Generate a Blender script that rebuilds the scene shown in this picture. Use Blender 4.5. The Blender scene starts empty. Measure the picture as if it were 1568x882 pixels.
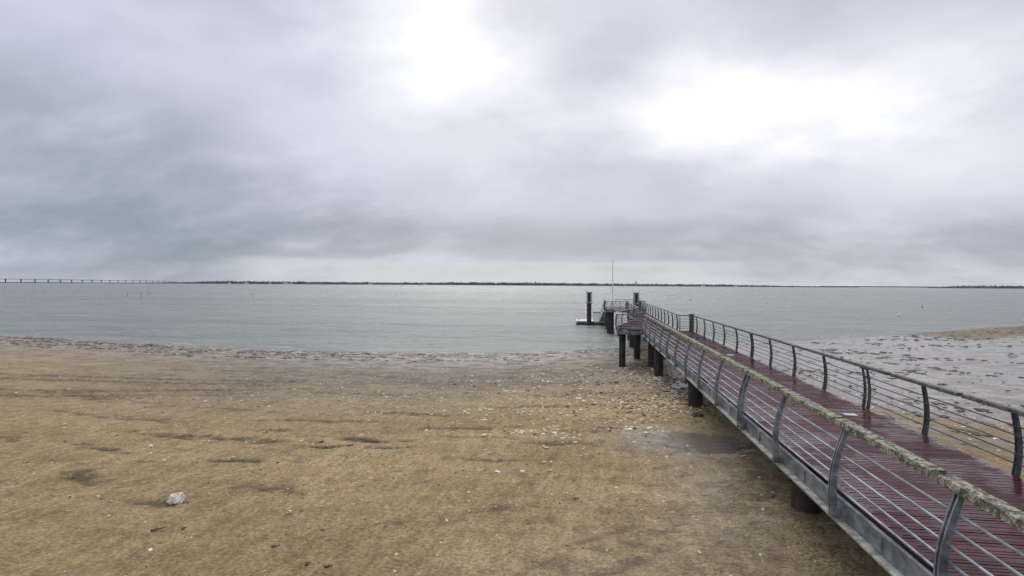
import bpy, bmesh, math, random
import numpy as np
from mathutils import Vector, Matrix, noise
random.seed(7); rng=np.random.default_rng(7)
S=bpy.context.scene
S.view_settings.view_transform='Standard'; S.view_settings.look='None'; S.view_settings.exposure=0

# ------------------------------------------------------------ node helpers
class NT:
    def __init__(s,tree): s.t=tree; s.n=tree.nodes; s.l=tree.links
    def node(s,typ,**kw):
        n=s.n.new(typ)
        for k,v in kw.items(): setattr(n,k,v)
        return n
    def set(s,inp,v):
        if isinstance(v,bpy.types.NodeSocket): s.l.new(v,inp)
        else: inp.default_value=v
    def math(s,op,a,b=0.0,c=0.0,clamp=False):
        n=s.node('ShaderNodeMath',operation=op,use_clamp=clamp)
        s.set(n.inputs[0],a); s.set(n.inputs[1],b); s.set(n.inputs[2],c); return n.outputs[0]
    def mix(s,f,a,b,mode='MIX'):
        n=s.node('ShaderNodeMix',data_type='RGBA',blend_type=mode)
        s.set(n.inputs[0],f); s.set(n.inputs[6],a); s.set(n.inputs[7],b); return n.outputs[2]
    def noise(s,vec,scale,detail=4,rough=.55,dist=0.0):
        n=s.node('ShaderNodeTexNoise'); s.set(n.inputs['Vector'],vec)
        n.inputs['Scale'].default_value=scale; n.inputs['Detail'].default_value=detail
        n.inputs['Roughness'].default_value=rough; n.inputs['Distortion'].default_value=dist
        return n.outputs[0]
    def mr(s,v,a,b,c=0.0,d=1.0,smooth=True):
        n=s.node('ShaderNodeMapRange',interpolation_type='SMOOTHSTEP' if smooth else 'LINEAR')
        s.set(n.inputs[0],v)
        if a>b: a,b,c,d=b,a,d,c
        n.inputs[1].default_value=a; n.inputs[2].default_value=b
        n.inputs[3].default_value=c; n.inputs[4].default_value=d; return n.outputs[0]
    def mapping(s,vec,scale=(1,1,1),loc=(0,0,0),rot=(0,0,0)):
        n=s.node('ShaderNodeMapping'); s.set(n.inputs[0],vec)
        n.inputs[1].default_value=loc; n.inputs[2].default_value=rot; n.inputs[3].default_value=scale; return n.outputs[0]
    def bump(s,h,strength=.5,dist=.02,normal=None):
        n=s.node('ShaderNodeBump'); n.inputs['Strength'].default_value=strength
        n.inputs['Distance'].default_value=dist; s.set(n.inputs['Height'],h)
        if normal is not None: s.l.new(normal,n.inputs['Normal'])
        return n.outputs[0]
    def ramp(s,f,stops):
        n=s.node('ShaderNodeValToRGB'); s.set(n.inputs[0],f); e=n.color_ramp.elements
        while len(e)<len(stops): e.new(.5)
        for i,(p,c) in enumerate(stops): e[i].position=p; e[i].color=(*c,1)
        return n.outputs[0]
def new_mat(name):
    m=bpy.data.materials.new(name); m.use_nodes=True
    N=NT(m.node_tree); b=N.n['Principled BSDF']
    return m,N,b
def simple_mat(name,c1,c2,scale=6,rough=.6,bump=.3,metal=0.0,stretch=(1,1,1),spec=.5,detail=4,bd=.01):
    m,N,b=new_mat(name)
    g=N.node('ShaderNodeNewGeometry').outputs['Position']
    v=N.mapping(g,stretch)
    n=N.noise(v,scale,detail,.6)
    f=N.mr(n,.35,.65)
    N.set(b.inputs['Base Color'],N.mix(f,(*c1,1),(*c2,1)))
    b.inputs['Roughness'].default_value=rough; b.inputs['Metallic'].default_value=metal
    b.inputs['Specular IOR Level'].default_value=spec
    if bump: N.set(b.inputs['Normal'],N.bump(n,bump,bd))
    return m

# ------------------------------------------------------------ mesh helpers
class MB:
    def __init__(s): s.v=[]; s.f=[]; s.m=[]
    def add(s,vs,fs,mi=0):
        o=len(s.v); s.v+= [tuple(v) for v in vs]; s.f+=[tuple(i+o for i in f) for f in fs]; s.m+=[mi]*len(fs)
    def box(s,c,h,mi=0,R=None):
        vs=[]
        for x in(-1,1):
            for y in(-1,1):
                for z in(-1,1):
                    p=Vector((x*h[0],y*h[1],z*h[2]))
                    if R: p=R@p
                    vs.append(p+Vector(c))
        s.add(vs,[(0,1,3,2),(4,6,7,5),(0,4,5,1),(2,3,7,6),(0,2,6,4),(1,5,7,3)],mi)
    def beam(s,a,b,w,h,mi=0,up=(0,0,1)):
        a=Vector(a);b=Vector(b);d=(b-a).normalized();u=Vector(up)
        r=d.cross(u).normalized();u=r.cross(d).normalized()
        vs=[]
        for p in(a,b):
            for sx,sz in((-1,-1),(1,-1),(1,1),(-1,1)): vs.append(p+r*sx*w/2+u*sz*h/2)
        s.add(vs,[(0,1,2,3)[::-1],(4,5,6,7),(0,1,5,4),(1,2,6,5),(2,3,7,6),(3,0,4,7)],mi)
    def tube(s,a,b,r,n=8,mi=0,r2=None,cap=True):
        a=Vector(a);b=Vector(b);d=(b-a).normalized();u=Vector((0,0,1)) if abs(d.z)<.9 else Vector((1,0,0))
        x=d.cross(u).normalized();y=x.cross(d)
        r2=r if r2 is None else r2
        vs=[]
        for p,q in((a,r),(b,r2)):
            for i in range(n):
                t=2*math.pi*i/n; vs.append(p+(x*math.cos(t)+y*math.sin(t))*q)
        fs=[(i,(i+1)%n,n+(i+1)%n,n+i) for i in range(n)]
        if cap: fs+= [tuple(range(n))[::-1],tuple(range(n,2*n))]
        s.add(vs,fs,mi)
    def obj(s,name,mats,parent=None,smooth=False,bevel=0):
        me=bpy.data.meshes.new(name); me.from_pydata(s.v,[],s.f)
        for m in mats: me.materials.append(m)
        me.polygons.foreach_set('material_index',s.m)
        if smooth: me.polygons.foreach_set('use_smooth',[True]*len(s.f))
        me.update()
        bm=bmesh.new(); bm.from_mesh(me); bmesh.ops.recalc_face_normals(bm,faces=bm.faces); bm.to_mesh(me); bm.free()
        o=bpy.data.objects.new(name,me); S.collection.objects.link(o)
        if parent: o.parent=parent
        if bevel:
            b=o.modifiers.new('bevel','BEVEL'); b.width=bevel; b.segments=2; b.limit_method='ANGLE'
        return o
def empty(name):
    o=bpy.data.objects.new(name,None); S.collection.objects.link(o); return o

# ------------------------------------------------------------ terrain
SX=[-6000,-400,-120,-65,-43.7,-29,-16.7,-5.8,2.3,12,25,41,68,160,6000]
SY=[120,62,55,53,48.5,46,45.4,47.6,53,60,66,77.6,98,165,2500]
def sstep(a,b,x):
    if a>b: return 1-sstep(b,a,x)
    t=np.clip((x-a)/(b-a),0,1); return t*t*(3-2*t)
def shore(x): return np.interp(x,SX,SY)
def nz(x,y,s,seed=0.0):
    return noise.noise(Vector((x*s+seed*13.7,y*s-seed*7.1,seed)))
def hbase(x,y):
    t=shore(x)-y
    L=np.interp(t,[-4000,-60,-10,0,5,11,22,34,45,60,120],[-8,-2.5,-.5,0,.07,.16,.8,1.5,1.85,2.25,3.2])
    R=np.interp(t,[-4000,-60,-10,0,3,8,16,60,80,140],[-8,-2.5,-.5,0,.12,.22,.16,.55,1.0,3.0])
    k=sstep(6.5,17,x)*sstep(0,25,y)
    return L*(1-k)+R*k
def Gs(x,y,cx,cy,rx,ry): return math.exp(-(((x-cx)/rx)**2+((y-cy)/ry)**2))
def scour(x,y):
    if -2<x<10 and 8<y<40: return .11*Gs(x,y,3.3,15.9,1.2,1.5)+.08*Gs(x,y,4.2,28,1.2,5)
    return 0.0
def hnoise(x,y):
    if abs(x)<150 and -40<y<200:
        return .05*nz(x,y,.12,1)+.03*nz(x*.8,y,.6,2)+.032*nz(x*.7,y,1.7,3)+.018*nz(x,y,4.2,4)-scour(x,y)
    return 0.0
def height(x,y): return float(hbase(x,y))+hnoise(x,y)
def axis(fine_a,fine_b,step,lo,hi,g=1.12):
    a=list(np.arange(fine_a,fine_b+1e-6,step)); s=step; p=a[-1]
    while p<hi: s*=g; p+=s; a.append(p)
    s=step;p=a[0];pre=[]
    while p>lo: s*=g; p-=s; pre.append(p)
    return np.array(pre[::-1]+a)
xs=axis(-28,13,.1,-9000,9000,1.05)
ya=[3.0]
while ya[-1]<9000:
    yv=ya[-1]; ya.append(yv+max(.075,.0058*yv if yv<90 else .06*yv))
yb=[3-.3*(1.35**i)*(i+1) for i in range(14)][::-1]
ys=np.array(yb+ya)
nx,ny=len(xs),len(ys)
X,Y=np.meshgrid(xs,ys)
# damp organic smudges: (x, y, rx, ry, slant, strength)
smudges=[(-11.4,11.0,.6,.3,-.5,.8),(-8.7,12.6,.6,.12,.0,1),(-6.5,10.8,.7,.2,-.2,.6),(-6.3,15.3,1.0,.2,-.1,1),(-7.2,14.3,.5,.15,.2,.95),(-5.5,14.4,.35,.12,.1,.85),
(-9.7,14.8,1.3,.22,-.1,.9),(-12.1,14.9,1.2,.2,-.2,.8),(-12.9,13.2,.7,.16,-.3,.85),(-9.1,17.8,1.6,.2,.1,.7),(-15,17.2,1.7,.25,-.25,.65),(-4.0,17.2,1.3,.25,.1,.75),
(-2.0,13.6,.9,.15,.0,.6),(-.8,15.4,.7,.2,.1,.8),(-6.2,19.6,1.7,.25,-.1,.65),(.4,17.2,.6,.25,.2,.7),(-17,14,1.1,.2,-.2,.6),(-21,21,3.0,.3,-.2,.6),
(-8.1,9.85,.42,.17,.1,1),(-1.6,10.3,.5,.2,.3,.55),(-11,24.5,4,.5,-.05,.5),(-1.9,21.5,1.6,.35,.05,.55),(0.3,25,2.5,.6,.1,.55),(-3.0,29,5,.9,0,.5),(-9.5,16.1,.7,.12,.1,.8),(-10.9,12.3,.25,.1,0,.5),
(.3,8.0,.8,.15,.9,.6),(1.2,9.5,.6,.16,1.0,.5),(-.2,6.9,.5,.13,.9,.6),(-.6,8.3,.4,.09,1.1,.6),(.9,7.0,.5,.1,1.0,.55),(.1,9.2,.5,.1,.8,.5),(-3.2,15.9,1.2,.13,-.1,.55),(-13.5,19.6,1.6,.18,-.15,.6),(-18,17.6,1.4,.2,-.3,.55)]
HB=hbase(X,Y); Z=np.array(HB); M=np.zeros((ny,nx,4)); M[...,3]=1
for j in range(ny):
    y=float(ys[j])
    if not -40<y<200: continue
    for i in range(nx):
        x=float(xs[i])
        if abs(x)<150: Z[j,i]+=hnoise(x,y)
T=shore(X)-Y
R=np.zeros_like(X)
for (cx,cy,rx,ry,sl_,st_) in smudges:
    sel=(abs(X-cx)<rx*2.6)&(abs(Y-cy)<ry*4+abs(sl_)*rx*2)
    for j,i in zip(*np.nonzero(sel)):
        x=X[j,i];y=Y[j,i]
        d=math.hypot((x-cx)/rx,(y-cy-sl_*(x-cx))/ry)+1.6*nz(x,y*1.8,1.7,9)+1.2*nz(x*.7,y*1.5,6,10)
        v=max(0,min(1,(1.5-d)*.75))*st_; R[j,i]=max(R[j,i],v); Z[j,i]-=.045*v
M[...,0]=np.clip(R,0,1)
G=lambda cx,cy,rx,ry: np.exp(-(((X-cx)/rx)**2+((Y-cy)/ry)**2))
wet=.30*sstep(34,22,T)+.5*sstep(15,3,T)
wet+=1.3*G(2.7,16.0,1.9,1.6)+.6*G(3.2,12.5,1.3,2.5)+.9*G(5.0,26,1.6,8)
wet+=.5*G(3.0,9,2.4,4)+.25*G(-.5,7,3,3)
wet+=1.0*sstep(7.5,10,X)*sstep(14,24,Y)*sstep(1,5,T)*(1-.75*G(14.6,23,5,2.4))
bar=sstep(34,44,X)*sstep(16,8,T)*sstep(0,2,T)
wet=wet*(1-.9*bar)
M[...,1]=np.clip(wet,0,1)
M[...,2]=np.clip(.9*sstep(32,13,T)*sstep(-36,-14,X)+.35*sstep(28,8,T)+.8*sstep(7.5,11,X)*sstep(10,24,Y)-.7*G(14.6,23,5,2.4)-1.0*bar,0,1)
for k,off in enumerate((0,1.6,5.2,6.8)):
    yt=20+off+ .016*(X+30)**2*(1 if k<2 else .5)
    dd=np.abs(Y-yt); fd=sstep(-13,-19,X)*sstep(-60,-40,X); tr=np.exp(-(dd/.25)**2)*fd; ed=np.exp(-((dd-.42)/.15)**2)*fd
    Z+=-.13*tr+.09*ed; M[...,0]=np.maximum(M[...,0],.65*tr)
verts=np.stack([X.ravel(),Y.ravel(),Z.ravel()],1)
idx=np.arange(nx*ny).reshape(ny,nx)
F=np.stack([idx[:-1,:-1].ravel(),idx[:-1,1:].ravel(),idx[1:,1:].ravel(),idx[1:,:-1].ravel()],1)
me=bpy.data.meshes.new('ground')
me.vertices.add(len(verts)); me.vertices.foreach_set('co',verts.ravel())
me.loops.add(F.size); me.loops.foreach_set('vertex_index',F.ravel().astype(np.int32))
me.polygons.add(len(F)); me.polygons.foreach_set('loop_start',np.arange(0,F.size,4,dtype=np.int32))
me.update(calc_edges=True)
me.polygons.foreach_set('use_smooth',np.ones(len(F),dtype=bool))
ca=me.color_attributes.new('Mask','FLOAT_COLOR','POINT'); ca.data.foreach_set('color',M.reshape(-1,4).ravel().astype(np.float32))
ground=bpy.data.objects.new('ground',me); S.collection.objects.link(ground)
m,N,b=new_mat('beach_sand')
P=N.node('ShaderNodeNewGeometry').outputs['Position']
at=N.node('ShaderNodeAttribute',attribute_name='Mask'); sp=N.node('ShaderNodeSeparateColor'); N.l.new(at.outputs['Color'],sp.inputs[0])
dark,wetn,mud=sp.outputs[0],sp.outputs[1],sp.outputs[2]
n1=N.noise(N.mapping(P,(.6,1,1)),.35,3,.6,.2)
n2=N.noise(N.mapping(P,(.8,1.1,1)),2.0,5,.72,.1)
n3=N.noise(P,15,5,.80)
n5=N.noise(N.mapping(P,(.6,1.05,1),rot=(0,0,.12)),1.0,6,.72,.05)
rill=N.noise(N.mapping(P,(3.0,.9,1),rot=(0,0,.35)),1.6,4,.65,.3)
col=N.mix(N.mr(n1,.3,.7),(.52,.385,.195,1),(.40,.292,.145,1))
col=N.mix(N.math('MULTIPLY',N.mr(n2,.48,.68),.58),col,(.25,.178,.09,1))
mudc=N.mix(N.mr(n2,.42,.6),(.15,.125,.09,1),(.32,.268,.19,1))
col=N.mix(N.math('MULTIPLY',mud,N.mr(n1,.2,.7,.75,.97)),col,mudc)
col=N.mix(N.math('MULTIPLY',wetn,.66),col,N.mix(N.mr(n2,.42,.6),(.21,.155,.08,1),(.11,.082,.043,1)))
dk2=N.math('MULTIPLY',N.mr(n5,.56,.68),N.math('ADD',N.math('MULTIPLY',mud,.7),.2),clamp=True)
col=N.mix(N.math('MAXIMUM',N.math('MULTIPLY',dark,N.mr(n3,.3,.55,.45,1.0)),dk2),col,(.062,.047,.032,1))
g=N.mr(n3,.34,.66,.50,1.50,False)
g=N.math('MULTIPLY',g,N.mr(rill,.35,.65,1.17,.80,False))
vm=N.node('ShaderNodeVectorMath',operation='SCALE'); N.set(vm.inputs[0],col); N.set(vm.inputs['Scale'],g); col=vm.outputs[0]
vo=N.node('ShaderNodeTexVoronoi'); N.set(vo.inputs['Vector'],P); vo.inputs['Scale'].default_value=9
sc=N.node('ShaderNodeSeparateColor'); N.l.new(vo.outputs['Color'],sc.inputs[0])
shell=N.math('MULTIPLY',N.mr(vo.outputs['Distance'],.18,.09),N.mr(sc.outputs[0],.72,.76))
col=N.mix(N.math('MULTIPLY',shell,.8),col,(.70,.64,.50,1))
vo2=N.node('ShaderNodeTexVoronoi'); N.set(vo2.inputs['Vector'],N.mapping(P,(.6,1,1))); vo2.inputs['Scale'].default_value=5.5
sc2=N.node('ShaderNodeSeparateColor'); N.l.new(vo2.outputs['Color'],sc2.inputs[0])
bit=N.math('MULTIPLY',N.mr(vo2.outputs['Distance'],.17,.07),N.mr(sc2.outputs[1],.82,.86))
col=N.mix(N.math('MULTIPLY',bit,.7),col,(.06,.05,.035,1))
N.set(b.inputs['Base Color'],col)
pud=N.math('MULTIPLY',wetn,N.mr(n5,.57,.47))
N.set(b.inputs['Roughness'],N.math('SUBTRACT',.88,N.math('ADD',N.math('MULTIPLY',pud,.4),N.math('MULTIPLY',wetn,.2))))
N.set(b.inputs['Specular IOR Level'],N.math('ADD',.2,N.math('MULTIPLY',wetn,.25)))
N.set(b.inputs['Coat Weight'],N.math('MULTIPLY',N.math('POWER',wetn,2.0),.7)); b.inputs['Coat Roughness'].default_value=.18
hh=N.math('ADD',N.math('MULTIPLY',n2,2.2),N.math('ADD',N.math('MULTIPLY',n3,.75),N.math('MULTIPLY',rill,1.2)))
hh=N.math('ADD',hh,N.math('MULTIPLY',shell,.25))
hh=N.math('MULTIPLY',hh,N.math('SUBTRACT',1.0,N.math('MULTIPLY',pud,.55)))
N.set(b.inputs['Normal'],N.bump(hh,1.0,.13)); N.set(b.inputs['Coat Normal'],N.bump(n2,.4,.04))
me.materials.append(m)

# ------------------------------------------------------------ water
mw,N,b=new_mat('sea_water')
P=N.node('ShaderNodeNewGeometry').outputs['Position']
w1=N.noise(N.mapping(P,(.5,1,1),rot=(0,0,.2)),1.1,5,.70,.2)
w2=N.noise(N.mapping(P,(.4,1,1),rot=(0,0,-.1)),.2,5,.68,.3)
w3=N.noise(N.mapping(P,(.10,1,1),rot=(0,0,-.06)),.03,4,.6,.5)
c=N.mix(N.mr(w3,.38,.62),(.155,.182,.155,1),(.225,.248,.21,1))
c=N.mix(N.math('MULTIPLY',N.mr(w2,.42,.62),.5),c,(.11,.127,.11,1))
N.set(b.inputs['Base Color'],c)
N.set(b.inputs['Roughness'],N.mr(w3,.35,.65,.20,.34))
b.inputs['IOR'].default_value=1.33; b.inputs['Specular IOR Level'].default_value=.38
b.inputs['Specular Tint'].default_value=(.97,1,.95,1)
h=N.math('ADD',N.math('MULTIPLY',w1,1.1),N.math('MULTIPLY',w2,2.6))
N.set(b.inputs['Normal'],N.bump(h,1.0,.55))
wb=MB(); gx=[-30000,-2000,-100,100,2000,30000]; gy=[25,120,1000,6000,40000]
for i in range(5):
    for j in range(4):
        wb.add([(gx[i],gy[j],0),(gx[i+1],gy[j],0),(gx[i+1],gy[j+1],0),(gx[i],gy[j+1],0)],[(0,1,2,3)])
me2=bpy.data.meshes.new('water'); me2.from_pydata(wb.v,[],wb.f); me2.materials.append(mw)
water=bpy.data.objects.new('water',me2); S.collection.objects.link(water)
# shallow tide pools left on the flat: a water skin the ripples of the ground poke through
px_=np.concatenate([np.arange(-34,8,.5),np.arange(8,90,.6)]); py_=np.arange(10,110,.45)
PV=[];PF=[];pidx={}
for j,yy in enumerate(py_):
    for i,xx in enumerate(px_):
        t=float(shore(xx))-yy
        k=float(sstep(8,11,xx)*sstep(17,24,yy)*sstep(2,7,t)*(1-sstep(34,44,xx)*sstep(18,10,t)))*(1-.9*Gs(xx,yy,14.6,23,5,2.2))
        k2=max(k*.93, .42*min(1,1.6*Gs(xx,yy,3.4,15.9,1.3,1.5)), .6*Gs(xx,yy,4.5,28,1.2,6), .66*float(sstep(0,2,t)*sstep(9,5,t)) if xx<8 else 0)
        pidx[(j,i)]=(k2,len(PV)); PV.append((xx,yy,float(hbase(xx,yy))-.10+.108*k2))
for j in range(len(py_)-1):
    for i in range(len(px_)-1):
        q=[pidx[(j,i)],pidx[(j,i+1)],pidx[(j+1,i+1)],pidx[(j+1,i)]]
        if max(a[0] for a in q)>.2: PF.append([a[1] for a in q])
pm_,N,b=new_mat('pool_water')
P=N.node('ShaderNodeNewGeometry').outputs['Position']
b.inputs['Base Color'].default_value=(.15,.13,.10,1); b.inputs['Roughness'].default_value=.12; b.inputs['IOR'].default_value=1.4
N.set(b.inputs['Normal'],N.bump(N.noise(P,5,4,.6),.5,.03))
pme=bpy.data.meshes.new('tide_pools'); pme.from_pydata(PV,[],PF); pme.materials.append(pm_); pme.polygons.foreach_set('use_smooth',[True]*len(PF))
S.collection.objects.link(bpy.data.objects.new('tide_pools',pme))
fm,N,b=new_mat('sea_foam')
P=N.node('ShaderNodeNewGeometry').outputs['Position']
b.inputs['Base Color'].default_value=(.6,.62,.6,1); b.inputs['Roughness'].default_value=.7
fa=N.noise(N.mapping(P,(.5,2,1)),1.6,5,.7,.5); N.set(b.inputs['Alpha'],N.mr(fa,.5,.62,0,.75))
vs=[];fs=[]
def ribbon(off,wd,x0,x1,step,zz,sd):
    k=None; x=x0
    while x<x1:
        yy=float(shore(x))+off+1.0*nz(x,0,.12,sd)+.4*nz(x,0,.6,sd+1); w=wd*(.5+.9*abs(nz(x,3,.25,sd+2)))
        vs.extend([(x,yy-w,zz),(x,yy+w,zz)])
        n=len(vs)
        if k is not None: fs.append((n-4,n-2,n-1,n-3))
        k=1; x+=step
ribbon(.8,.35,-90,110,.5,.026,20); ribbon(2.4,.22,-90,110,.5,.014,24)
me3=bpy.data.meshes.new('sea_foam'); me3.from_pydata(vs,[],fs); me3.materials.append(fm)
S.collection.objects.link(bpy.data.objects.new('sea_foam',me3))

# ------------------------------------------------------------ scattered stones / shells / weed
ico=bmesh.new(); bmesh.ops.create_icosphere(ico,subdivisions=1,radius=1); IV=np.array([v.co[:] for v in ico.verts]); IF=np.array([[v.index for v in f.verts] for f in ico.faces]); ico.free()
def attr_mat(name,rough=.7,noise_amt=.3):
    m,N,b=new_mat(name); a=N.node('ShaderNodeAttribute',attribute_name='Tint')
    P=N.node('ShaderNodeNewGeometry').outputs['Position']; n=N.noise(P,40,3,.7)
    v=N.node('ShaderNodeVectorMath',operation='SCALE'); N.l.new(a.outputs['Color'],v.inputs[0]); N.set(v.inputs['Scale'],N.mr(n,.3,.7,1-noise_amt,1+noise_amt,False))
    N.set(b.inputs['Base Color'],v.outputs[0]); b.inputs['Roughness'].default_value=rough; return m
def scatter(name,items,mat):
    V=[];Fc=[];C=[]
    for k,(x,y,sx,sy,sz,c) in enumerate(items):
        j=IV*(1+.28*rng.standard_normal((12,1)))
        a=rng.uniform(0,6.28); ca_,sa_=math.cos(a),math.sin(a)
        j=j*np.array([sx,sy,sz]); j=np.stack([j[:,0]*ca_-j[:,1]*sa_,j[:,0]*sa_+j[:,1]*ca_,j[:,2]],1)
        j+=np.array([x,y,height(x,y)+sz*.35]); V.append(j); Fc.append(IF+12*k); C.append(np.tile([*c,1],(12,1)))
    V=np.concatenate(V);Fc=np.concatenate(Fc);C=np.concatenate(C)
    me=bpy.data.meshes.new(name); me.from_pydata(V.tolist(),[],Fc.tolist())
    ca=me.color_attributes.new('Tint','FLOAT_COLOR','POINT'); ca.data.foreach_set('color',C.ravel().astype(np.float32))
    me.materials.append(mat); o=bpy.data.objects.new(name,me); S.collection.objects.link(o); return o
pm=attr_mat('shell_and_stone')
cols=[(.64,.58,.45),(.5,.38,.18),(.38,.3,.17),(.12,.1,.08),(.10,.085,.06),(.70,.66,.56)]
it=[]
def sc_(n,cx,cy,rx,ry,smin,smax,pal):
    for _ in range(n):
        x=rng.normal(cx,rx); y=rng.normal(cy,ry)
        if y<5 or shore(x)-y<1: continue
        s=rng.uniform(smin,smax)*(rng.random()**1.5*.8+.4); c=pal[rng.integers(len(pal))]
        it.append((x,y,s*1.2,s*.9,s*.45,c))
sc_(2000,-4,14,9,5,.014,.038,cols); sc_(2000,-6,24,13,6,.02,.055,cols)
sc_(500,1.2,22,2.0,3,.03,.07,cols); sc_(90,-1.6,16.4,1.0,.35,.03,.07,cols[:3]+cols[5:]); sc_(50,1.4,17.3,.6,.3,.03,.07,cols[:3]+cols[5:])
sc_(120,-9.5,23.5,2.5,1.0,.04,.07,cols[:3]); sc_(120,-4.6,20.5,1.6,.6,.04,.07,cols[:3])
sc_(1000,0,30,5,6,.03,.08,cols); sc_(600,14,30,6,8,.04,.1,cols)
scatter('beach_pebbles',it,pm)
it=[]
sc_(480,2.9,21.6,1.0,1.1,.04,.11,[(.5,.38,.16),(.4,.32,.17),(.28,.2,.1),(.55,.5,.38),(.12,.09,.06)])
sc_(300,4.2,27,.9,2.5,.06,.14,[(.3,.24,.15),(.45,.42,.35),(.16,.12,.08)])
sc_(200,3.0,34,1.4,3,.07,.15,[(.3,.25,.18),(.45,.43,.38),(.16,.12,.08)])
scatter('oyster_shell_heap',it,pm)
it=[]
for _ in range(3400):
    x=rng.uniform(-80,6); off=rng.choice([1.6,3.2,5.4],p=[.45,.33,.22]); y=float(shore(x))-off-rng.normal(0,.6)-1.5*nz(x,1,.15,31)
    if nz(x,y*2,.5,37)<-.12: continue
    s=rng.uniform(.04,.14); it.append((x,y,s*1.8,s*.8,s*.3,[(.05,.055,.03),(.09,.08,.045),(.15,.12,.07),(.11,.09,.05)][rng.integers(4)]))
for (cx,cy,rx,ry,sl_,st_) in smudges[:20]:
    for _ in range(int(24*st_)):
        s=rng.uniform(.008,.03); it.append((rng.normal(cx,rx*.5),rng.normal(cy,ry*.4),s*2.2,s*.6,s*.25,(.07,.055,.038)))
for _ in range(3600):
    x=rng.uniform(8.5,70); y=rng.uniform(20,float(shore(x))-3)
    if nz(x*.35,y,.35,44)<.0: continue
    s=rng.uniform(.05,.2); it.append((x,y,s*2,s*.8,s*.25,[(.04,.04,.03),(.07,.065,.045),(.10,.09,.07)][rng.integers(3)]))
scatter('seaweed',it,attr_mat('seaweed_wet',.5))

def rock(name,x,y,r,c,squash=.6,seed=1):
    bm=bmesh.new(); bmesh.ops.create_icosphere(bm,subdivisions=4,radius=r)
    for v in bm.verts:
        d=1+.45*noise.noise(v.co/r*1.3+Vector((seed,0,0)))+.22*noise.noise(v.co/r*4+Vector((seed,3,0)))
        v.co*=d; v.co.z*=squash
    me=bpy.data.meshes.new(name); bm.to_mesh(me); bm.free()
    me.materials.append(simple_mat(name+'_surface',c,tuple(k*.55 for k in c),18,.8,.6))
    o=bpy.data.objects.new(name,me); o.location=(x,y,height(x,y)+r*squash*.3); S.collection.objects.link(o)
rock('pale_rock',-8.05,9.9,.14,(.78,.74,.62),.8,3)
rock('dark_stone',3.6,19.3,.16,(.1,.09,.08),.6,8)
dw=simple_mat('dark_driftwood',(.05,.04,.03),(.1,.08,.06),20,.8,.4)
for (x,y,l,a) in [(-7.4,8.5,.2,.4),(-4.15,7.7,.1,1.2),(-3.85,7.7,.12,-.3),(-6.9,8.6,.12,1.3),(-5.0,8.2,.11,.1)]:
    mb=MB(); p=Vector((x,y,height(x,y)+.02)); pr=p
    for k in range(4):
        q=pr+Vector((math.cos(a+.35*math.sin(k*2)),math.sin(a+.5*k),.12*(k%2)))*l/4
        mb.tube(pr,q,.018-.003*k,7,0,.015-.003*k); pr=q
    mb.tube(p+Vector((math.cos(a),math.sin(a),0))*l*.4,p+Vector((math.cos(a+1),math.sin(a+1),.4))*l*.6,.01,6,0,.004)
    mb.obj('driftwood_piece',[dw],smooth=True)

# ------------------------------------------------------------ pier
pier=empty('pier')
DZ=2.97
XL=3.56; XR=6.60
EL=[(-8,XL),(37.4,XL),(37.401,1.85),(41,1.95),(50,4.2),(68,4.3),(68.001,1.9),(77,1.9)]
ER=[(-8,XR),(37.4,XR),(37.401,5.75),(50,5.95),(68,6.1),(68.001,6.7),(77,6.7)]
el=lambda y: float(np.interp(y,[p[0] for p in EL],[p[1] for p in EL]))
er=lambda y: float(np.interp(y,[p[0] for p in ER],[p[1] for p in ER]))
dm,N,b=new_mat('wet_deck_timber')
P=N.node('ShaderNodeNewGeometry').outputs['Position']
oi=N.node('ShaderNodeNewGeometry').outputs['Random Per Island']
g=N.noise(N.mapping(P,(1,14,1)),3,5,.65); big=N.noise(P,.9,4,.65)
c=N.mix(oi,(.042,.006,.010,1),(.080,.012,.017,1)); c=N.mix(N.mr(g,.45,.75),c,(.018,.005,.007,1))
c=N.mix(N.math('MULTIPLY',N.mr(big,.5,.75),.3),c,(.09,.025,.027,1))
N.set(b.inputs['Base Color'],c)
N.set(b.inputs['Roughness'],N.mr(big,.42,.60,.08,.45))
b.inputs['Specular IOR Level'].default_value=.26
N.set(b.inputs['Normal'],N.bump(g,.35,.004))
grip=simple_mat('grip_strip',(.05,.03,.03),(.13,.10,.10),8,.7,.3,spec=.2)
mb=MB(); y=-8; bw=.138
while y<77:
    yc=y+bw/2; dz=random.uniform(-.004,.004)
    if not (37.2<y<37.5):
        mb.box(((el(yc)+er(yc))/2,yc,DZ-.02+dz),((er(yc)-el(yc))/2-.02+random.uniform(-.004,.004),bw/2-.005,.018))
        if y<60:
            mb.box(((el(yc)+er(yc))/2,yc+.0,DZ+.0002+dz),((er(yc)-el(yc))/2-.12,.004,.002),1)
    y+=bw
mb.obj('deck_boards',[dm,grip],pier)
steel=simple_mat('galvanised_steel',(.11,.135,.155),(.26,.29,.31),5,.45,.25,.35,(1,.6,1))
steel_d=simple_mat('weathered_steel',(.035,.045,.06),(.08,.095,.11),6,.5,.25,.3)
flange=simple_mat('pale_timber_edge',(.20,.19,.16),(.42,.41,.36),7,.8,.4)
lich,N,b=new_mat('lichen_covered_rail')
P=N.node('ShaderNodeNewGeometry').outputs['Position']
a1=N.noise(P,9,5,.75,.2); a2=N.noise(P,38,4,.7); a3=N.noise(P,1.6,3,.6)
c=N.mix(N.mr(a2,.35,.65),(.045,.04,.03,1),(.11,.10,.075,1))
c=N.mix(N.mr(a1,.47,.54),c,N.mix(N.mr(a2,.4,.6),(.40,.40,.31,1),(.20,.22,.12,1)))
c=N.mix(N.math('MULTIPLY',N.mr(a3,.54,.64),N.mr(a1,.49,.55)),c,(.30,.33,.07,1))
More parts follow.
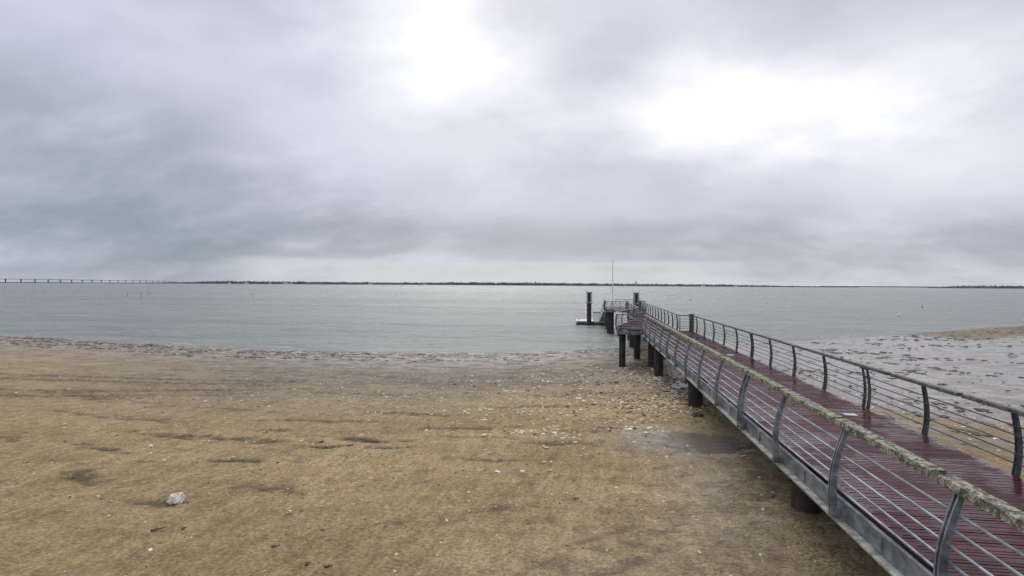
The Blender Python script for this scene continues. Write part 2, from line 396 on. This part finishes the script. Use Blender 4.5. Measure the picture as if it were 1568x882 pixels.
N.set(b.inputs['Base Color'],c); b.inputs['Roughness'].default_value=.85
N.set(b.inputs['Normal'],N.bump(N.math('ADD',a1,N.math('MULTIPLY',a2,.5)),1.0,.02))
darkrail=simple_mat('dark_wet_handrail',(.035,.035,.035),(.13,.14,.10),9,.5,.4)
BUL=.085
def pcurve(t): return BUL*math.sin(math.pi*t)
def post(mb,x,y,z0,lean,outx,width=.1,mi=0,along=Vector((0,1,0))):
    long_=abs(along.y)>.5
    s=Vector((1,0,0)) if long_ else Vector((0,1,0))
    segs=10; pts=[]
    for k in range(segs+1):
        t=k/segs; z=z0-.3+t*1.25
        w=width*(1-.4*t) if t>.08 else width*1.25
        pts.append((Vector((x,y,z))+s*(outx*pcurve(t)+lean*t),w))
    n=along*.011; vs=[]
    for p,w in pts:
        vs+= [p-s*w/2-n,p+s*w/2-n,p+s*w/2+n,p-s*w/2+n]
    fs=[]
    for k in range(segs):
        a=4*k
        for q in range(4): fs.append((a+q,a+(q+1)%4,a+4+(q+1)%4,a+4+q))
    fs+=[(3,2,1,0),(4*segs,4*segs+1,4*segs+2,4*segs+3)]
    mb.add(vs,fs,mi)
def rail(name,pts,outx,posts,mats,lean=.0,top=(.13,.06),nb=5,br=.014,dbl=(),w=.1,rough_top=False):
    mb=MB()
    for a,b_ in zip(pts[:-1],pts[1:]):
        a=Vector((a[0],a[1],DZ)); b_=Vector((b_[0],b_[1],DZ))
        al=(b_-a).normalized(); sd=Vector((1,0,0)) if abs(al.y)>.5 else Vector((0,1,0))
        L=(b_-a).length; n=max(1,round(L/2.42))
        for k in range(n):
            p=a.lerp(b_,k/n)+sd*lean+Vector((0,0,.985+random.uniform(-.004,.004))); q=a.lerp(b_,(k+1)/n-.003)+sd*lean+Vector((0,0,.985+random.uniform(-.004,.004)))
            if rough_top:
                # flat timber rail with a slightly eroded, crusted outline
                m_=80; ring=[(-.5,-.5),(0,-.5),(.5,-.5),(.5,0),(.47,.48),(0,.5),(-.47,.48),(-.5,0)]; vs=[]
                for i in range(m_+1):
                    c_=p.lerp(q,i/m_)
                    for qi,(u,v) in enumerate(ring):
                        e=1+.035*noise.noise(Vector((c_.y*5,qi*1.7,k)))+.075*noise.noise(Vector((c_.y*26,qi*2.3,k+5)))
                        vs.append(c_+sd*u*top[0]*e+Vector((0,0,v*top[1]*(1+(e-1)*2.0 if v>0 else 1))))
                fs=[(i*8+r_,i*8+(r_+1)%8,i*8+8+(r_+1)%8,i*8+8+r_) for i in range(m_) for r_ in range(8)]
                fs+=[tuple(range(8))[::-1],tuple(range(m_*8,m_*8+8))]
                mb.add(vs,fs,1)
            else: mb.beam(p,q,top[0],top[1],1)
        for k in range(nb):
            z=.14+k*.15; t=(z+.3)/1.25
            o=Vector((0,0,z))+sd*(outx*pcurve(t)+lean*t)
            mb.tube(a+o,b_+o,br,8,0)
    for (x,y,al) in posts:
        for e in ((-.11,.11) if y in dbl else ((-.03,.03))):
            q=Vector((x,y,0))+Vector(al)*e
            post(mb,q.x,q.y,DZ,lean,outx,w,mi=2,along=Vector(al))
        if y in dbl:
            mb.beam((x+lean,y-.16,DZ+.93),(x+lean,y+.16,DZ+.93),.09,.03,2)
        if Vector(al).y>.5: mb.box((x,y,DZ-.2),(.05,.07,.05),2)
    return mb.obj(name,mats,pier)
al=(0,1,0); ax=(1,0,0)
yl=[5.9+2.42*k for k in range(-5,14)]; yr=[9.8+2.42*k for k in range(-7,12)]
rail('railing_west',[(XL-.12,-8),(XL-.12,37.3)],-1,[(XL-.15,y,al) for y in yl if y<37.4],[steel,lich,steel],.15,(.17,.085),5,.016,dbl=(yl[8],yl[13]),w=.095,rough_top=True)
rail('railing_east',[(XR+.02,-8),(XR+.02,37.3)],1,[(XR+.04,y,al) for y in yr if y<37.4],[steel_d,darkrail,steel_d],.03,(.12,.065),5,.012,dbl=(yr[9],yr[13]),w=.085,rough_top=True)
rail('landing_railing',[(1.85,37.45),(XL-.1,37.45)],-1,[(1.9,37.45,ax),(2.6,37.45,ax)],[steel,darkrail,steel])
rail('landing_railing_side',[(1.85,37.4),(1.95,41),(4.2,50),(4.3,68)],-1,[(el(y),y,al) for y in np.arange(38.5,68,2.4)],[steel_d,darkrail,steel_d])
rail('corner_railing',[(5.75,37.35),(6.6,37.35)],-1,[(5.8,37.35,ax)],[steel,darkrail,steel])
rail('far_railing_east',[(5.78,37.5),(5.95,50),(6.1,68),(6.7,68.1),(6.7,77)],1,[(er(y),y,al) for y in np.arange(38.5,77,2.4)],[steel_d,darkrail,steel_d])
rail('head_railing',[(4.3,68.0),(1.95,68.0)],-1,[(x,68.0,ax) for x in (2,2.8,3.6)],[steel_d,darkrail,steel_d])
rail('head_railing_west',[(1.9,68.0),(1.9,77)],-1,[(1.9,y,al) for y in (68.2,70.5,72.8,75)],[steel_d,darkrail,steel_d])
rail('head_railing_end',[(3.4,77),(6.7,77)],-1,[(x,77,ax) for x in (3.5,5,6)],[steel_d,darkrail,steel_d])
mb=MB()
def stringer(x0,y0,x1,y1,s):
    mb.beam((x0,y0,DZ-.17),(x1,y1,DZ-.17),.05,.25,0)
    mb.beam((x0+s*.045,y0,DZ-.315),(x1+s*.045,y1,DZ-.315),.17,.03,1)
    mb.beam((x0-s*.06,y0,DZ-.40),(x1-s*.06,y1,DZ-.40),.12,.13,2)
stringer(XL-.04,-8,XL-.04,37.4,-1); stringer(XR+.05,-8,XR+.05,37.4,1)
for xx in (4.5,5.6): mb.beam((xx,-8,DZ-.19),(xx,77,DZ-.19),.12,.28,2)
stringer(1.83,37.45,1.95,41,-1); stringer(1.95,41,4.2,50,-1); stringer(4.2,50,4.3,68,-1); stringer(5.75,37.45,6.1,68,1)
stringer(1.9,68,1.9,77,-1); stringer(6.7,68,6.7,77,1)
for yy,xa,xb in ((37.5,1.85,6.6),(68,1.9,6.7),(77,1.9,6.7)): mb.beam((xa,yy,DZ-.2),(xb,yy,DZ-.2),.06,.26,0)
for k in range(18):
    yy=-6+2.42*k; mb.box((XL-.075,yy+1.2,DZ-.17),(.012,.12,.09),0)
mb.obj('stringers',[steel,flange,steel_d],pier)
pile=simple_mat('tarred_pile',(.015,.012,.010),(.055,.04,.03),5,.75,.6,0,(1,1,.4),bd=.03)
mb=MB()
for y,xa,xb in ((-1,4.0,6.1),(10.9,4.0,6.1),(21.3,3.9,6.1),(32.4,3.9,6.1),(44.5,3.7,5.6),(54,4.0,5.9),(61,4.3,6.0)):
    for x in (xa,xb):
        z0=height(x,y)-.6; mb.tube((x,y,z0),(x,y,DZ-.52),.265,20,0)
    mb.beam((xa-.36,y,DZ-.53),(xb+.36,y,DZ-.53),.3,.22,0)
mb.tube((2.2,38.2,-.8),(2.2,38.2,DZ-.3),.22,16,0)
for x,y in ((2.5,68.6),(2.5,75.5),(6.2,68.6),(6.2,75.5)): mb.tube((x,y,-2),(x,y,DZ-.1),.42,20,0)
mb.tube((4.1,37.9,-.6),(4.1,37.9,DZ-.3),.24,16,0)
mb.obj('piles',[pile],pier,smooth=False)
mb=MB()
for x,y in ((6.55,37.3),(5.85,66.8),(4.4,66.8)):
    mb.box((x,y,DZ+.5),(.13,.13,.55)); mb.box((x,y,DZ+1.08),(.17,.17,.03),1)
mb.obj('gate_posts',[darkrail,lich],pier,bevel=.01)
mb=MB(); pl=simple_mat('pale_patch',(.4,.4,.4),(.6,.6,.6),5,.5,.1)
mb.box((5.9,13.6,DZ+.010),(.13,.1,.006)); mb.box((5.9,24.5,DZ+.010),(.13,.12,.006)); mb.obj('deck_pale_patches',[pl],pier)  # thin pale patches lying on the boards

alu=simple_mat('aluminium',(.30,.33,.34),(.45,.48,.48),5,.45,.15,.3)
gw=empty('access_gangway'); mb=MB()
A=Vector((2.6,77.1,DZ-.05)); B=Vector((1.9,82.8,.62)); d=(B-A).normalized(); r=d.cross(Vector((0,0,1))).normalized()
mb.beam(A,B,1.0,.06,0)
for s in (-.5,.5):
    mb.beam(A+r*s+Vector((0,0,.95)),B+r*s+Vector((0,0,.95)),.06,.06,0); mb.beam(A+r*s+Vector((0,0,.45)),B+r*s+Vector((0,0,.45)),.04,.04,0)
    mb.beam(A+r*s,B+r*s,.06,.16,0)
    for k in range(8):
        p=A.lerp(B,k/7)+r*s; mb.tube(p,p+Vector((0,0,.95)),.022,6,0)
mb.obj('gangway_frame',[alu],gw)
pont=empty('floating_pontoon'); mb=MB()
fl=simple_mat('pontoon_float',(.04,.05,.05),(.08,.09,.09),3,.7,.3); top_=simple_mat('pontoon_deck',(.52,.57,.54),(.66,.70,.67),4,.6,.2)
PY=84.5
mb.box((.3,PY,.2),(2.3,1.6,.22),0); mb.box((.3,PY,.52),(2.4,1.7,.10),1)
for x in (-1.9,-.5,.9,2.4): mb.box((x,PY-1.76,.38),(.06,.04,.14),1)
for x in (-1.6,2.3):
    mb.tube((x,PY-1.4,.5),(x,PY-1.4,.85),.06,8,1); mb.tube((x-.15,PY-1.4,.82),(x+.15,PY-1.4,.82),.04,8,1)
mb.box((1.0,PY+.2,1.2),(.5,.25,.6),1); mb.box((1.0,PY+.2,1.83),(.58,.32,.04),0)
for x in (.6,2.3): mb.tube((x,PY-1,.5),(x,PY-1,1.6),.045,6,1)
mb.tube((.6,PY-1,1.6),(2.3,PY-1,1.6),.045,6,1); mb.tube((.6,PY-1,1.1),(2.3,PY-1,1.1),.04,6,1)
mb.obj('pontoon_body',[fl,top_],pont,bevel=.02)
sleeve=simple_mat('weathered_pile_cap',(.24,.25,.25),(.4,.42,.42),6,.6,.3)
def guide_pile(x,y,top,sl):
    e=empty('guide_pile'); mb=MB()
    mb.tube((x,y,-3),(x,y,top-.05),.33,20,0)
    for k in range(4):
        a=k*math.pi/2+.785; px,py=x+math.cos(a)*.40,y+math.sin(a)*.40
        mb.beam((px,py,top-sl),(px,py,top),.2,.2,1,(0,1,0))
    mb.box((x,y,top+.03),(.46,.46,.05),1); mb.box((x,y,top-sl),(.48,.48,.07),1)
    mb.obj('pile_shaft',[pile,sleeve],e)
guide_pile(-.1,82.3,4.85,1.5)
guide_pile(6.4,79.0,4.85,1.5)
mast=empty('signal_mast'); mb=MB()
white=simple_mat('white_paint',(.7,.7,.7),(.8,.8,.8),5,.4,.05)
mb.tube((2.75,69,DZ-.1),(2.75,69,8.9),.075,10,0,.045); mb.box((2.75,69,DZ+.05),(.16,.16,.05)); mb.tube((2.75,69,8.9),(2.75,69,9.02),.08,10)
mb.box((2.75,69,5.2),(.1,.02,.15)); mb.obj('mast_pole',[white],mast)

# ------------------------------------------------------------ distant things
def polar(px_ang,depth):
    a=math.radians(px_ang); return depth*math.sin(a),depth*math.cos(a)
shorem=simple_mat('hazy_woodland',(.08,.095,.105),(.14,.155,.16),.02,1.0,0,spec=0)  # aerial haze is put into the woodland colour as blue-grey
sandm=simple_mat('distant_sand',(.22,.22,.20),(.32,.31,.28),.01,1.0,0,spec=0)
def coast(a0,a1,dist,hfun,name,step=.03):
    vs=[];fs=[];mi=[];n=0;a=a0
    while a<a1:
        h=hfun(a); dd=dist*(1+.04*math.sin(a*.3))
        for q,(dr,z) in enumerate(((0,-1),(0,1.2),(12,1.6),(18,h*.75+1.5),(60,h+2),(400,h*.8+1))):
            x,y=polar(a,dd+dr); vs.append((x,y,z))
        if n:
            for q in range(5): fs.append((6*n-6+q,6*n+q,6*n+q+1,6*n-5+q)); mi.append(1 if q<2 else 0)
        n+=1; a+=step
    me=bpy.data.meshes.new(name); me.from_pydata(vs,[],fs); me.materials.append(shorem); me.materials.append(sandm)
    me.polygons.foreach_set('material_index',mi); S.collection.objects.link(bpy.data.objects.new(name,me))
def hf(a):
    env=np.interp(a,[-60,-42,-39,-36,-30,-20,-12,-2,8,13,17,24],[2,3,8,18,17,15,21,18,15,14,8,3])
    return max(1.5,env*(1+.3*noise.noise(Vector((a*1.3,0,0)))+.45*noise.noise(Vector((a*7,2,0)))+.35*noise.noise(Vector((a*24,5,0)))))
coast(-58,24,4300,hf,'distant_shore')
coast(28.8,60,4000,lambda a:max(1.5,float(np.interp(a,[28.8,31,60],[1,13,15]))*(1+.4*noise.noise(Vector((a*7,9,0))))),'wooded_headland')
coast(21,31,9000,lambda a:12+5*noise.noise(Vector((a*8,7,0))),'far_coastline')
br=empty('road_bridge'); conc=simple_mat('bridge_concrete',(.17,.195,.22),(.22,.245,.27),.05,.9,0,spec=.1)
def bridge(parent,P1,P2,zd,n,w,mat,pw=3.2):
    mb=MB(); P1=Vector((*P1,0));P2=Vector((*P2,0)); mb.beam(P1+Vector((0,0,zd)),P2+Vector((0,0,zd)),12,2.0)
    mb.beam(P1+Vector((0,0,zd+1.4)),P2+Vector((0,0,zd+1.4)),12.6,.4)
    for k in range(n):
        p=P1.lerp(P2,(k+.5)/n); mb.beam(p+Vector((0,0,-2)),p+Vector((0,0,zd-1.01)),pw,6,0,(P2-P1).normalized())
        mb.box(p+Vector((0,0,zd-1.8)),(3.2,3.2,.7))
    mb.obj('bridge_deck_and_piers',[mat],parent)
bridge(br,(-2104-300,1724-531),(-3690,4530),19.5,30,1,conc,2.6)
wall=simple_mat('white_render',(.5,.5,.48),(.62,.62,.6),.3,.9,0); roof=simple_mat('clay_tiles',(.25,.12,.08),(.32,.16,.11),.4,.9,0)
for az,dist,w,h in ((-33.6,4230,26,8),(-30.2,4230,34,9),(-29.7,4235,20,8),(-22.3,4240,26,9),(-17,4250,18,7),(-35,4225,16,8),(-31.6,4230,14,7),(11,4260,30,9),(14,4250,22,8)):
    x,y=polar(az,dist-120); e=empty('house'); mb=MB(); mb.box((x,y,h/2+1),(w/2,6,h/2+1))
    mb.add([(x-w/2-1,y-7,h+2),(x+w/2+1,y-7,h+2),(x+w/2+1,y+7,h+2),(x-w/2-1,y+7,h+2),(x-w/2-1,y,h+6),(x+w/2+1,y,h+6)],[(0,1,5,4),(2,3,4,5),(0,4,3),(1,2,5),(0,3,2,1)],1)
    for k in range(3): mb.box((x-w/3+k*w/3,y-6.05,h*.55),(1,.1,1.2),1)
    mb.obj('house_walls_and_roof',[wall,roof],e)
def tower(name,az,h,r):
    x,y=polar(az,4150); e=empty(name); mb=MB(); mb.tube((x,y,-1),(x,y,h*.8),r,16,0,r*.7); mb.tube((x,y,h*.8),(x,y,h*.82),r*1.1,16,0)
    mb.tube((x,y,h*.82),(x,y,h*.92),r*.55,12,1); mb.tube((x,y,h*.92),(x,y,h),r*.65,12,0,.1); mb.obj('tower_body',[conc,roof],e)
tower('lighthouse',4.6,40,5); tower('church_tower',-5.6,34,5)
st=simple_mat('oyster_stake_wood',(.04,.035,.03),(.09,.08,.07),5,.9,.2)
for (x,y) in ((-185,200),(-175,196),(-210,240),(-140,215),(-120,300),(-255,290),(-90,250),(-160,330)):
    e=MB(); e.tube((x,y,-1),(x+.1,y,1.6),.07,8,0,.05); e.tube((x-.25,y,1.1),(x+.35,y,1.15),.04,6,0); e.obj('marker_stake',[st])
bu=simple_mat('buoy_plastic',(.5,.5,.48),(.65,.64,.6),5,.5,.1); bo=simple_mat('buoy_orange',(.45,.12,.04),(.5,.16,.06),5,.5,.1)
for k,(x,y) in enumerate(((62,122),(75,108),(95,175),(60,200),(110,210),(84,260),(40,230),(-30,190),(130,300))):
    bm=bmesh.new(); bmesh.ops.create_uvsphere(bm,u_segments=16,v_segments=10,radius=.3)
    for v in bm.verts:
        if v.co.z>0: v.co.z*=1.5; v.co.xy*=1-.4*v.co.z/.45
    bmesh.ops.create_cone(bm,segments=8,radius1=.06,radius2=.03,depth=.4,cap_ends=True,matrix=Matrix.Translation((0,0,.55)))
    mm=bpy.data.meshes.new('mooring_buoy'); bm.to_mesh(mm); bm.free(); mm.materials.append(bo if k%4==2 else bu)
    o=bpy.data.objects.new('mooring_buoy',mm); o.location=(x,y,.08); S.collection.objects.link(o)

# ------------------------------------------------------------ sky
W=bpy.data.worlds.new('World'); S.world=W; W.use_nodes=True; N=NT(W.node_tree)
bg=N.n['Background']
D=N.node('ShaderNodeTexCoord').outputs['Generated']
sep=N.node('ShaderNodeSeparateXYZ'); N.l.new(D,sep.inputs[0]); dx,dy,dz=sep.outputs
den=N.math('ADD',N.math('MAXIMUM',dz,0.0),.40)
cmb=N.node('ShaderNodeCombineXYZ'); N.set(cmb.inputs[0],N.math('DIVIDE',dx,den)); N.set(cmb.inputs[1],N.math('DIVIDE',dy,den)); pl_=cmb.outputs[0]
c1=N.noise(N.mapping(pl_,(1,1,1),loc=(3.2,1.7,0),rot=(0,0,.5)),1.1,5,.50,.1)
c2=N.noise(N.mapping(pl_,(1,1.6,1),loc=(9,4,2),rot=(0,0,-.15)),3.2,6,.55,.15)
c3=N.noise(N.mapping(D,(1,1,2.0)),3.2,5,.55,.1)
def blob(cx,cy,cz,rx,rz,wob=1.4):
    v=N.node('ShaderNodeVectorMath',operation='SUBTRACT'); N.l.new(D,v.inputs[0]); v.inputs[1].default_value=(cx,cy,cz)
    v2=N.node('ShaderNodeVectorMath',operation='MULTIPLY'); N.l.new(v.outputs[0],v2.inputs[0]); v2.inputs[1].default_value=(1/rx,.6,1/rz)
    v3=N.node('ShaderNodeVectorMath',operation='LENGTH'); N.l.new(v2.outputs[0],v3.inputs[0])
    q=N.math('ADD',v3.outputs['Value'],N.math('ADD',N.math('MULTIPLY',N.math('SUBTRACT',c3,.5),wob),N.math('MULTIPLY',N.math('SUBTRACT',c2,.5),wob*.8)))
    return N.mr(q,1.3,-.1)
V=N.math('ADD',.615,N.math('MULTIPLY',N.math('SUBTRACT',c1,.5),.46))
V=N.math('ADD',V,N.math('MULTIPLY',N.math('SUBTRACT',c2,.5),.36))
for args,amp in (((-.25,.87,.41,.17,.13),.30),((-.2,.88,.36,.45,.30),.20),((.28,.925,.275,.38,.085),.34),((.12,.95,.27,.6,.20),.14),((.50,.84,.19,.24,.08),.16),
                 ((.02,.93,.36,.11,.09),-.18),((-.64,.76,.09,.36,.20),-.30),((-.60,.72,.36,.20,.12),.10),((.0,.99,.08,.9,.05),-.13),((.5,.85,.05,.4,.055),-.13),((.42,.80,.42,.3,.06),-.06),((-.45,.8,.43,.25,.05),-.08)):
    V=N.math('ADD',V,N.math('MULTIPLY',blob(*args),amp))
lowband=N.math('MULTIPLY',N.mr(N.math('ADD',dz,N.math('MULTIPLY',N.math('SUBTRACT',c2,.5),.02)),.047,.037),N.math('MULTIPLY',N.mr(dx,-.62,-.5),N.mr(dx,.32,.12)))
lb=N.math('MULTIPLY',lowband,N.mr(c2,.25,.6,.55,1.0))
skyc=N.ramp(V,[(.0,(.19,.23,.28)),(.25,(.29,.335,.395)),(.5,(.47,.485,.565)),(.72,(.70,.70,.81)),(.9,(.90,.90,.97)),(1.0,(1.02,1.02,1.04))])
skyc=N.mix(N.math('MULTIPLY',lb,.85),skyc,(.64,.67,.69,1))
tint=N.mr(dx,-.75,-.15); skyc=N.mix(tint,N.mix(1.0,skyc,(.95,1.0,1.03,1),'MULTIPLY'),skyc)
zen_boost=N.mr(dz,.5,.85,1.0,2.1)  # overhead sky, out of view, brightened to throw more light on the sand
vm=N.node('ShaderNodeVectorMath',operation='SCALE'); N.l.new(skyc,vm.inputs[0]); N.set(vm.inputs['Scale'],zen_boost)
sky=N.node('ShaderNodeTexSky',sky_type='NISHITA'); sky.sun_disc=False; sky.sun_elevation=math.radians(38); sky.sun_rotation=math.radians(-10)
vs_=N.node('ShaderNodeVectorMath',operation='SCALE'); N.l.new(sky.outputs[0],vs_.inputs[0]); vs_.inputs['Scale'].default_value=.08
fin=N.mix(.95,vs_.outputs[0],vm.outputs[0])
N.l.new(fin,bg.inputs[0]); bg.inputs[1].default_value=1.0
W.cycles.sampling_method='MANUAL'; W.cycles.sample_map_resolution=512
sl=bpy.data.lights.new('sun','SUN'); sl.energy=1.4; sl.angle=math.radians(25); sl.color=(1,.95,.88)
so=bpy.data.objects.new('sun',sl); S.collection.objects.link(so)
az=math.radians(-10); e_=math.radians(38)
dv=Vector((math.sin(az)*math.cos(e_),math.cos(az)*math.cos(e_),math.sin(e_)))
so.rotation_euler=dv.to_track_quat('Z','Y').to_euler(); so.location=(0,30,40)

# ------------------------------------------------------------ camera
cd=bpy.data.cameras.new('camera'); cam=bpy.data.objects.new('camera',cd); S.collection.objects.link(cam)
cd.sensor_width=36; cd.lens=19.5; cd.clip_end=80000; cd.clip_start=.1
cam.matrix_world=Matrix.Translation((0,0,5.9))@Matrix.Rotation(math.radians(8),4,'Z')@Matrix.Rotation(math.radians(89.66),4,'X')@Matrix.Rotation(math.radians(.33),4,'Z')
S.camera=cam
